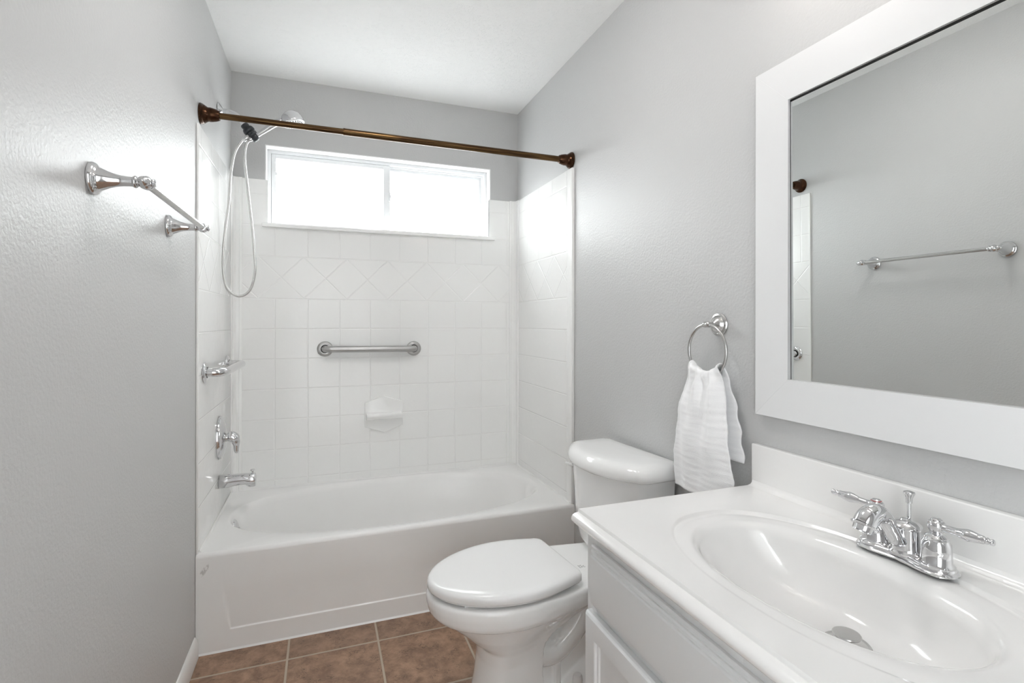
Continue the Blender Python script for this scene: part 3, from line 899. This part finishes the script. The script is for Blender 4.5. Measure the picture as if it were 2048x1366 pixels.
# bolt cap
for s in (-1, 1):
    bm = NB(); lathe(bm, [(0.0160, -0.004), (0.0160, 0.008), (0.0145, 0.018), (0.011, 0.024), (0.0005, 0.0255)], (1.180, ty + s * 0.098, 0.072), (0, 0, 1), 24); obj('bolt_cap', bm, 'white', toi)
# seat and lid
def seat_out(z, g):
    """outline of seat or lid, square-cornered at the hinge end, shrunk by g"""
    pts = []
    xf, xm, w, xb, wb = 0.722 + g, 0.985, 0.183 - g, 1.172 - g, 0.152 - g
    nf = 40
    for k in range(nf + 1):
        a = PI / 2 + PI * k / nf
        c, s = math.cos(a), math.sin(a)
        pts.append(Vector((xm - (xm - xf) * abs(c) ** 1.06, ty + w * math.copysign(abs(s) ** 1.06, s), z)))
    nb = 12; side = []
    for k in range(1, nb + 1):
        t = k / nb
        side.append((xm + (xb - 0.03 - xm) * t, w + (wb - w) * t ** 1.8))
    for k in range(1, 5):
        a = PI / 2 * k / 4
        side.append((xb - 0.03 + 0.03 * math.sin(a), wb - 0.03 * (1 - math.cos(a))))
    pts += [Vector((x, ty - h, z)) for x, h in side]
    pts += [Vector((x, ty + h, z)) for x, h in side[::-1]]
    rot = Matrix.Rotation(math.radians(1.2), 3, 'Z'); piv = Vector((1.19, ty, 0))
    return [piv + rot @ (p - piv) for p in pts]
bm = NB(); loft(bm, [seat_out(0.4030, 0.020), seat_out(0.4030, 0.013), seat_out(0.4050, 0.011), seat_out(0.4090, 0.010), seat_out(0.4105, 0.012), seat_out(0.4105, 0.020)])
obj('seat', bm, 'seat', toi)
bm = NB(); loft(bm, [seat_out(0.4115, 0.016), seat_out(0.4105, 0.008), seat_out(0.4115, 0.003), seat_out(0.4160, 0.0), seat_out(0.4290, 0.0), seat_out(0.4345, 0.002), seat_out(0.4385, 0.007), seat_out(0.4405, 0.014)] + [[Vector((0.96 + (p.x - 0.96) * k, ty + (p.y - ty) * k, z)) for p in seat_out(z, 0.014)] for z, k in ((0.4420, 0.9), (0.4436, 0.7), (0.4445, 0.4), (0.4447, 0.12))])
obj('lid', bm, 'seat', toi, smooth=50)
for s in (-1, 1):
    bm = NB(); box(bm, (1.172, ty + s * 0.075 - 0.018, 0.396), (1.192, ty + s * 0.075 + 0.018, 0.411), 0.005, 3); obj('hinge', bm, 'seat', toi)
for s, x in ((-1, 0.80), (1, 0.80), (-1, 1.05), (1, 1.05)):
    bm = NB(); box(bm, (x, ty + s * 0.105 - 0.008, 0.3965), (x + 0.03, ty + s * 0.105 + 0.008, 0.4038), 0.001); obj('seat_bumper', bm, 'seat', toi)
# printed mark on the deck behind the hinge
bm = NB()
random.seed(11)
for r_ in range(3):
    for c in range(2 if r_ == 2 else 3):
        x = 1.224 + r_ * 0.0075; y = ty - 0.040 + 0.0065 * c
        box(bm, (x, y, 0.3955), (x + 0.0012, y + 0.0042, 0.39755))
        if (r_ + c) % 2 == 0: box(bm, (x, y, 0.3955), (x + 0.005, y + 0.001, 0.39755))
        else: box(bm, (x + 0.0035, y + 0.001, 0.3955), (x + 0.0045, y + 0.0042, 0.39755))
obj('printed_mark', bm, 'ink', toi, smooth=0)
# tank
tk = ty + 0.020
def tank_out(z, g, xb=1.505):
    """front bulges in a shallow curve, back is flat; g shrinks it"""
    hw = 0.226 - g; pts = []
    x_end, x_mid = 1.335 + g * 0.7, 1.268 + g
    for k in range(25):
        t = -1 + 2 * k / 24
        pts.append(Vector((x_mid + (x_end - x_mid) * abs(t) ** 2.3, tk + t * (hw - 0.028), z)))
    for k in range(1, 9):
        a = PI / 2 * k / 8
        pts.append(Vector((x_end + 0.004 + 0.05 * (1 - math.cos(a)) , tk + hw - 0.028 + 0.028 * math.sin(a), z)))
    pts.append(Vector((xb - 0.02, tk + hw, z)))
    pts.append(Vector((xb, tk + hw - 0.02, z)))
    pts.append(Vector((xb, tk - hw + 0.02, z)))
    pts.append(Vector((xb - 0.02, tk - hw, z)))
    for k in range(7, -1, -1):
        a = PI / 2 * (k + 1) / 8 if k else PI / 2 * 1 / 8
        a = PI / 2 * (k + 0.5) / 8
        pts.append(Vector((x_end + 0.004 + 0.05 * (1 - math.cos(a)), tk - hw + 0.028 - 0.028 * math.sin(a), z)))
    return pts
bm = NB(); loft(bm, [tank_out(0.400, 0.075), tank_out(0.402, 0.062), tank_out(0.412, 0.046), tank_out(0.432, 0.034), tank_out(0.47, 0.027), tank_out(0.56, 0.020), tank_out(0.70, 0.013)])
obj('tank', bm, 'china', toi, smooth=50)
bm = NB(); loft(bm, [tank_out(0.700, 0.012), tank_out(0.700, 0.002), tank_out(0.704, -0.003), tank_out(0.712, -0.005), tank_out(0.725, -0.003), tank_out(0.737, 0.003), tank_out(0.745, 0.013), tank_out(0.749, 0.024)] + [[Vector((1.39 + (p.x - 1.39) * k, tk + (p.y - tk) * k, z)) for p in tank_out(z, 0.024)] for z, k in ((0.7515, 0.88), (0.753, 0.6), (0.7535, 0.2))])
obj('tank_lid', bm, 'china', toi, smooth=60)
bm = NB()
tube(bm, catmull([(1.336, tk + 0.176, 0.662), (1.329, tk + 0.190, 0.663), (1.328, tk + 0.216, 0.663)], 5), 0.0052, 16, ratio=0.7)
fl = obj('flush_lever', bm, 'white', toi)
bm = NB(); tube(bm, [(1.362, tk + 0.184, 0.660), (1.338, tk + 0.185, 0.660)], 0.0065, 16); obj('lever_gap_shade', bm, 'dark', fl)  # dark plug painting the shade of the gap behind the lever

# ------------------------------------------------------------------ vanity cabinet
VY1, VY0 = -1.826, -2.712
van = thing('vanity_cabinet', 'white painted vanity cabinet with panel doors under the sink top', 'cabinet', (1.25, -2.27, 0))
FX = 1.004
bm = NB()
box(bm, (FX, VY0, 0.10), (W - 0.001, VY1, 0.1105)); box(bm, (FX + 0.06, VY0, 0.0), (W - 0.001, VY1, 0.10))
box(bm, (FX, VY1 - 0.016, 0.10), (W - 0.001, VY1, 0.742)); box(bm, (FX, VY0, 0.10), (W - 0.001, VY0 + 0.016, 0.742))
obj('carcass', bm, 'cab', van)
bm = NB()
for a, b in ((VY1 - 0.040, VY1), (VY0, VY0 + 0.040), (-2.29, -2.25)): box(bm, (FX - 0.002, a, 0.10), (FX + 0.017, b, 0.742), 0.001)
for a, b in ((0.10, 0.135), (0.552, 0.592), (0.690, 0.742)): box(bm, (FX - 0.0015, VY0 + 0.04, a), (FX + 0.0165, VY1 - 0.04, b), 0.001)
obj('face_frame', bm, 'cab', van)
def stepped(bm, y0, y1, z0, z1, x, steps):
    """raised board with a moulded edge: steps = (inset, height) pairs"""
    rings = []
    for ins, h in steps:
        rings.append([Vector((x - h, y0 + ins, z0 + ins)), Vector((x - h, y1 - ins, z0 + ins)), Vector((x - h, y1 - ins, z1 - ins)), Vector((x - h, y0 + ins, z1 - ins))])
    loft(bm, rings)
bm = NB(); stepped(bm, VY0 + 0.027, VY1 - 0.030, 0.574, 0.709, FX - 0.002, [(0.0, 0.0), (0.0, 0.006), (0.0025, 0.0085), (0.0075, 0.0095), (0.0080, 0.0125), (0.0105, 0.0145), (0.0150, 0.0152), (0.0158, 0.0180), (0.0185, 0.0200), (0.0210, 0.0205)])
obj('drawer_front', bm, 'cab', van, smooth=20)
def door(y0, y1):
    z0, z1 = 0.118, 0.559; x = FX - 0.002
    bm = NB()
    stepped(bm, y0, y1, z0, z1, x, [(0.0, 0.0), (0.0, 0.0105), (0.002, 0.015), (0.0055, 0.0185), (0.009, 0.0195), (0.045, 0.0195), (0.0465, 0.0180), (0.0475, 0.0135), (0.051, 0.0125), (0.0525, 0.0125), (0.054, 0.0085), (0.059, 0.0080)])
    return obj('door', bm, 'cab', van, smooth=20)
door(-2.262, VY1 - 0.018)
door(VY0 + 0.020, -2.278)

# ------------------------------------------------------------------ countertop with integral sink
ZC = 0.775
CX0, CX1, CY0, CY1 = 0.986, W - 0.001, -2.728, -1.812
ct = thing('countertop', 'white cultured marble vanity top with an oval sink and backsplash', 'countertop', (1.25, -2.27, 0.742))
bm = NB(); N = 144
bx, by = 1.236, -2.222
ox, oy = 1.240, -2.236
sec = []      # (cx, cy, ax, ay, exponent, z)
dxx, dyy = 1.298, -2.226
zd = 0.639
tab = [(0.00, 0.034, 0.034, zd - 0.001), (0.06, 0.050, 0.055, zd + 0.001), (0.2, 0.074, 0.100, zd + 0.006), (0.4, 0.099, 0.148, zd + 0.020), (0.6, 0.119, 0.183, zd + 0.045), (0.78, 0.1345, 0.2080, zd + 0.075), (0.9, 0.1420, 0.2215, zd + 0.096)]
LZ = 0.7690
tab += [(1.0, 0.170 - e, 0.254 - e, LZ - d) for e, d in ((0.0235, 0.0225), (0.0205, 0.0150), (0.0175, 0.0098), (0.0145, 0.0063), (0.0110, 0.0036), (0.0075, 0.0018), (0.0040, 0.0006), (0.0, 0.0))]
for f, ax, ay, z in tab:
    g_ = f ** 1.3
    sec.append((dxx + (bx - dxx) * g_, dyy + (by - dyy) * g_, ax, ay, 2.15, z))
sec += [(bx + 0.002, by - 0.006, 0.178, 0.270, 2.15, 0.7698), (ox, oy, 0.186, 0.290, 2.2, 0.7704), (ox, oy, 0.193, 0.304, 2.2, 0.7680), (ox, oy, 0.1960, 0.309, 2.2, 0.7692),
        (ox, oy, 0.1980, 0.3120, 2.2, 0.7735), (ox, oy, 0.2015, 0.316, 2.2, ZC)]
rings = [[Vector((*superel(c[0], c[1], c[2], c[3], c[4], k, N), c[5])) for k in range(N)] for c in sec]
for n_, rr in enumerate(rings):
    for p in rr:
        m_ = 0.12 + 0.88 * max(0.0, min(1.0, (p.x - (ox - 0.170)) / 0.15)) ** 0.8
        if n_ >= 14: p.z = ZC - (ZC - p.z) * m_
        elif n_ >= 7: p.z += (ZC - LZ) * (1 - m_) * (n_ - 6) / 8
bcx, bcy = ox, oy
Q = [list(on_rect(p.x, p.y, CX0, CX1 - 0.02, CY0, CY1)) for p in rings[-1]]
for cxx in (CX0, CX1 - 0.02):
    for cyy in (CY0, CY1):
        j = min(range(N), key=lambda k: (Q[k][0] - cxx) ** 2 + (Q[k][1] - cyy) ** 2); Q[j] = [cxx, cyy]
rings.append([Vector((a, b, ZC)) for a, b in Q])
loft(bm, rings, cap0=False, cap1=False)
# moulded front edge and plain ends / back
edge = [(CX0, ZC), (CX0 - 0.0015, ZC - 0.003), (CX0 - 0.002, ZC - 0.0065), (CX0 - 0.005, ZC - 0.0075), (CX0 - 0.010, ZC - 0.0085), (CX0 - 0.016, ZC - 0.0115), (CX0 - 0.0195, ZC - 0.017), (CX0 - 0.0195, ZC - 0.022), (CX0 - 0.016, ZC - 0.028), (CX0 - 0.009, ZC - 0.0325), (CX0 + 0.03, ZC - 0.0325)]
back = [(CX1, ZC - 0.0325), (CX1, ZC)]
e0 = [bm.verts.new((x, CY0, z)) for x, z in edge + back]; e1 = [bm.verts.new((x, CY1, z)) for x, z in edge + back]
for i in range(len(edge) - 1): bm.faces.new((e0[i], e0[i + 1], e1[i + 1], e1[i]))
bm.faces.new(e0); bm.faces.new(e1[::-1])
n_ = len(edge)
bm.faces.new((e0[n_], e0[n_ + 1], e1[n_ + 1], e1[n_]))
bmesh.ops.remove_doubles(bm, verts=bm.verts[:], dist=0.0003)
obj('sink_top', bm, 'marble', ct, smooth=50)
bm = NB(); box(bm, (CX1 - 0.020, CY0, ZC - 0.001), (CX1, CY1 + 0.003, 0.884), 0.003, 3)
pr = [(CX1 - 0.0195, ZC + 0.016), (CX1 - 0.021, ZC + 0.007), (CX1 - 0.026, ZC + 0.0025), (CX1 - 0.035, ZC + 0.0002), (CX1 - 0.0195, ZC - 0.0004)]
v0 = [bm.verts.new((x, CY0, z)) for x, z in pr]; v1 = [bm.verts.new((x, CY1, z)) for x, z in pr]
bm.faces.new(v0); bm.faces.new(v1[::-1])
for i in range(5): bm.faces.new((v0[i], v1[i], v1[(i + 1) % 5], v0[(i + 1) % 5]))
obj('backsplash', bm, 'marble', ct, smooth=40)
bm = NB(); lathe(bm, [(0.038, 0.002), (0.0365, 0.0035), (0.030, 0.001), (0.0265, -0.008), (0.026, -0.03)], (dxx, dyy, zd - 0.002), (0, 0, 1), 40); dr = obj('drain_ring', bm, 'satin', ct)
bm = NB(); lathe(bm, [(0.0265, -0.006), (0.0001, -0.0065)], (dxx, dyy, zd), (0, 0, 1), 24); obj('drain_throat', bm, 'hole', dr)
bm = NB(); lathe(bm, [(0.008, -0.012), (0.008, 0.012), (0.0215, 0.0135), (0.0228, 0.0155), (0.0215, 0.0175), (0.010, 0.0185), (0.0001, 0.0186)], (dxx, dyy, zd + 0.001), (0.0, 0, 1), 36); obj('drain_stopper', bm, 'satin', dr)

# ------------------------------------------------------------------ faucet
fx, fy, fz = 1.431, -2.238, ZC
fa = thing('sink_faucet', 'chrome two-handle faucet standing behind the oval sink', 'faucet', (fx, fy, fz))
bm = NB()
def plate(g, h, N=96):
    pts = []
    for k in range(N):
        a = 2 * PI * k / N
        c, s = math.cos(a), math.sin(a)
        y = 0.0515 * (1 if s > 0 else -1) * min(1, abs(s) * 2.2) + (0.0325 - g) * s
        wd = 0.0325 - 0.0085 * max(0.0, 1 - abs(y) / 0.040) ** 0.6
        pts.append(Vector((fx + (wd - g) * c, fy + y, fz + h)))
    return pts
loft(bm, [plate(0.0, 0.0003), plate(0.0, 0.0025), plate(0.0022, 0.0050), plate(0.0045, 0.0060), plate(0.0055, 0.0095), plate(0.009, 0.0125), plate(0.0125, 0.0132)])
obj('base_plate', bm, 'chrome', fa)
hub = [(0.0265, 0.009), (0.0265, 0.0125), (0.0245, 0.0145), (0.0225, 0.018), (0.0218, 0.030), (0.0208, 0.043), (0.0175, 0.0485), (0.0180, 0.0500), (0.0160, 0.0525), (0.0165, 0.0540), (0.0130, 0.0570), (0.0098, 0.0590), (0.0095, 0.0620), (0.0120, 0.0660), (0.0135, 0.0720), (0.0130, 0.0765), (0.0115, 0.0795), (0.0090, 0.0810), (0.0085, 0.0830), (0.0060, 0.0850), (0.0001, 0.0855)]
levp = lerp_table([(0, 0.0068), (0.12, 0.0060), (0.25, 0.0062), (0.52, 0.0098), (0.78, 0.0068), (0.84, 0.0048), (0.87, 0.0058), (0.90, 0.0040), (0.92, 0.0040), (0.96, 0.0056), (0.985, 0.0045), (1.0, 0.0008)])
for s, dirv in ((1, Vector((-0.12, 1.0, 0.05))), (-1, Vector((-0.05, -1.0, 0.05)))):
    hy = fy + s * 0.0515
    bm = NB(); lathe(bm, [(r, h if h < 0.02 else h + 0.006) for r, h in hub], (fx, hy, fz), (0, 0, 1), 36); hb = obj('handle', bm, 'chrome', fa, smooth=30)
    dirv.normalize()
    b0 = Vector((fx, hy, fz + 0.0775))
    bm = NB(); tube(bm, [b0 + dirv * (0.009 + 0.076 * k / 60) for k in range(61)], levp, 20, up=(0, 0, 1)); obj('lever', bm, 'chrome', hb, smooth=50)
    if s == 1:
        bm = NB(); lathe(bm, [(0.0088, 0.0875), (0.0093, 0.0882), (0.0086, 0.0890)], (fx, hy, fz), (0, 0, 1), 24); obj('hot_mark', bm, 'red', hb, label='red ring on the hot handle')
bm = NB(); lathe(bm, [(0.0285, 0.010), (0.0285, 0.013), (0.0255, 0.0165), (0.0245, 0.022), (0.0240, 0.056), (0.0250, 0.0575), (0.0250, 0.060), (0.0225, 0.0635), (0.0155, 0.0675), (0.0100, 0.0690), (0.0085, 0.0715), (0.0060, 0.0725), (0.0001, 0.0730)], (fx + 0.004, fy, fz), (0, 0, 1), 40)
obj('spout_column', bm, 'chrome', fa, smooth=30)
bm = NB()
tube(bm, catmull([(fx - 0.004, fy, fz + 0.034), (fx - 0.024, fy, fz + 0.039), (fx - 0.041, fy, fz + 0.062), (fx - 0.059, fy, fz + 0.084), (fx - 0.079, fy, fz + 0.091), (fx - 0.096, fy, fz + 0.086), (fx - 0.106, fy, fz + 0.074)], 8),
     lerp_table([(0, 0.0140), (0.3, 0.0130), (0.55, 0.0140), (0.8, 0.0180), (1.0, 0.0190)]), 28)
spo = obj('spout', bm, 'chrome', fa, smooth=60)
dn = Vector((-0.50, 0, -0.87)).normalized()
bm = NB(); lathe(bm, [(0.0190, -0.002), (0.0212, -0.001), (0.0216, 0.0012), (0.0200, 0.0028), (0.0162, 0.0032), (0.0158, 0.011), (0.0140, 0.011), (0.0135, 0.005), (0.0001, 0.005)], (fx - 0.106, fy, fz + 0.074), dn, 32)
obj('aerator', bm, 'chrome', spo)
bm = NB(); lathe(bm, [(0.0036, 0.068), (0.0034, 0.098), (0.0052, 0.0995), (0.0055, 0.108), (0.0075, 0.113), (0.0092, 0.1165), (0.0088, 0.119), (0.0040, 0.121), (0.0001, 0.1212)], (fx + 0.012, fy, fz), (0, 0, 1), 24); obj('lift_rod', bm, 'chrome', fa)

# ------------------------------------------------------------------ mirror
mi = thing('wall_mirror', 'large wall mirror in a wide flat white frame above the vanity', 'mirror', (1.50, -2.27, 0.965))
MX = 1.500                    # front face of the frame
oy1, oy0, oz0, oz1 = -1.825, -2.712, 0.966, 1.853
fw = 0.100
def mitred(sidx):
    o = [(oy1, oz1), (oy0, oz1), (oy0, oz0), (oy1, oz0)]
    i = [(oy1 - fw, oz1 - fw), (oy0 + fw, oz1 - fw), (oy0 + fw, oz0 + fw), (oy1 - fw, oz0 + fw)]
    a, b = sidx, (sidx + 1) % 4
    bm = NB()
    prism(bm, [o[a], o[b], i[b], i[a]], 0, MX, W - 0.001, 0.0004)
    return bm
for k, nm in enumerate(('frame_rail', 'frame_stile', 'frame_rail', 'frame_stile')):
    obj(nm, mitred(k), 'frame', mi, smooth=0)
GX = 1.5085
bm = NB(); box(bm, (GX, oy0 + fw - 0.004, oz0 + fw - 0.004), (GX + 0.005, oy1 - fw + 0.004, oz1 - fw + 0.004))
bmesh.ops.rotate(bm, verts=bm.verts[:], cent=(GX, -2.27, 1.41), matrix=Matrix.Rotation(math.radians(-0.28), 3, 'Y'))
gl = obj('mirror_glass', bm, 'mirror', mi, smooth=0)
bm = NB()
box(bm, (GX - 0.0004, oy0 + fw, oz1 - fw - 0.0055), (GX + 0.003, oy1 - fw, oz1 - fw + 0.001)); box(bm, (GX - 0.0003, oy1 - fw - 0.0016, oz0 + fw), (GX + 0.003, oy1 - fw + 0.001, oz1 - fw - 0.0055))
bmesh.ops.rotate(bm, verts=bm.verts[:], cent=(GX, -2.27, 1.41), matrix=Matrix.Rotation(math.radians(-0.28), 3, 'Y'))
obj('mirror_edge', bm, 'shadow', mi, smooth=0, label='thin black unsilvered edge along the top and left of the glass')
# ------------------------------------------------------------------ lamps: vanity light and added ceiling fill
vl = thing('vanity_light', 'three-globe vanity light bar above the white framed mirror', 'wall lamp', (W, -2.27, 2.10))
bm = NB(); box(bm, (W - 0.03, -2.60, 2.06), (W - 0.001, -1.94, 2.15), 0.008); obj('light_bar', bm, 'satin', vl)
for y in (-2.05, -2.27, -2.49):
    bm = NB(); lathe(bm, [(0.02, 0), (0.022, 0.02), (0.03, 0.04), (0.031, 0.05)], (W - 0.03, y, 2.105), (-1, 0, 0), 20); obj('lamp_socket', bm, 'satin', vl)
    bm = NB(); bmesh.ops.create_uvsphere(bm, u_segments=24, v_segments=16, radius=0.055, matrix=Matrix.Translation((W - 0.125, y, 2.105))); obj('lamp_globe', bm, 'globe', vl)
cl = thing('fill_ceiling_light', 'added round opal fill light on the ceiling between bathtub and vanity', 'fill lamp', (0.74, -1.50, H))  # added out of view to lift the tub, toilet and walls
bm = NB(); lathe(bm, [(0.20, 0), (0.20, 0.02), (0.19, 0.025)], (0.74, -1.50, H - 0.0005), (0, 0, -1), 40); obj('fill_lamp_base', bm, 'satin', cl)
bm = NB(); lathe(bm, [(0.188, 0.02), (0.186, 0.04), (0.16, 0.065), (0.10, 0.085), (0.001, 0.095)], (0.74, -1.50, H), (0, 0, -1), 40); obj('fill_lamp_dome', bm, 'dome', cl)
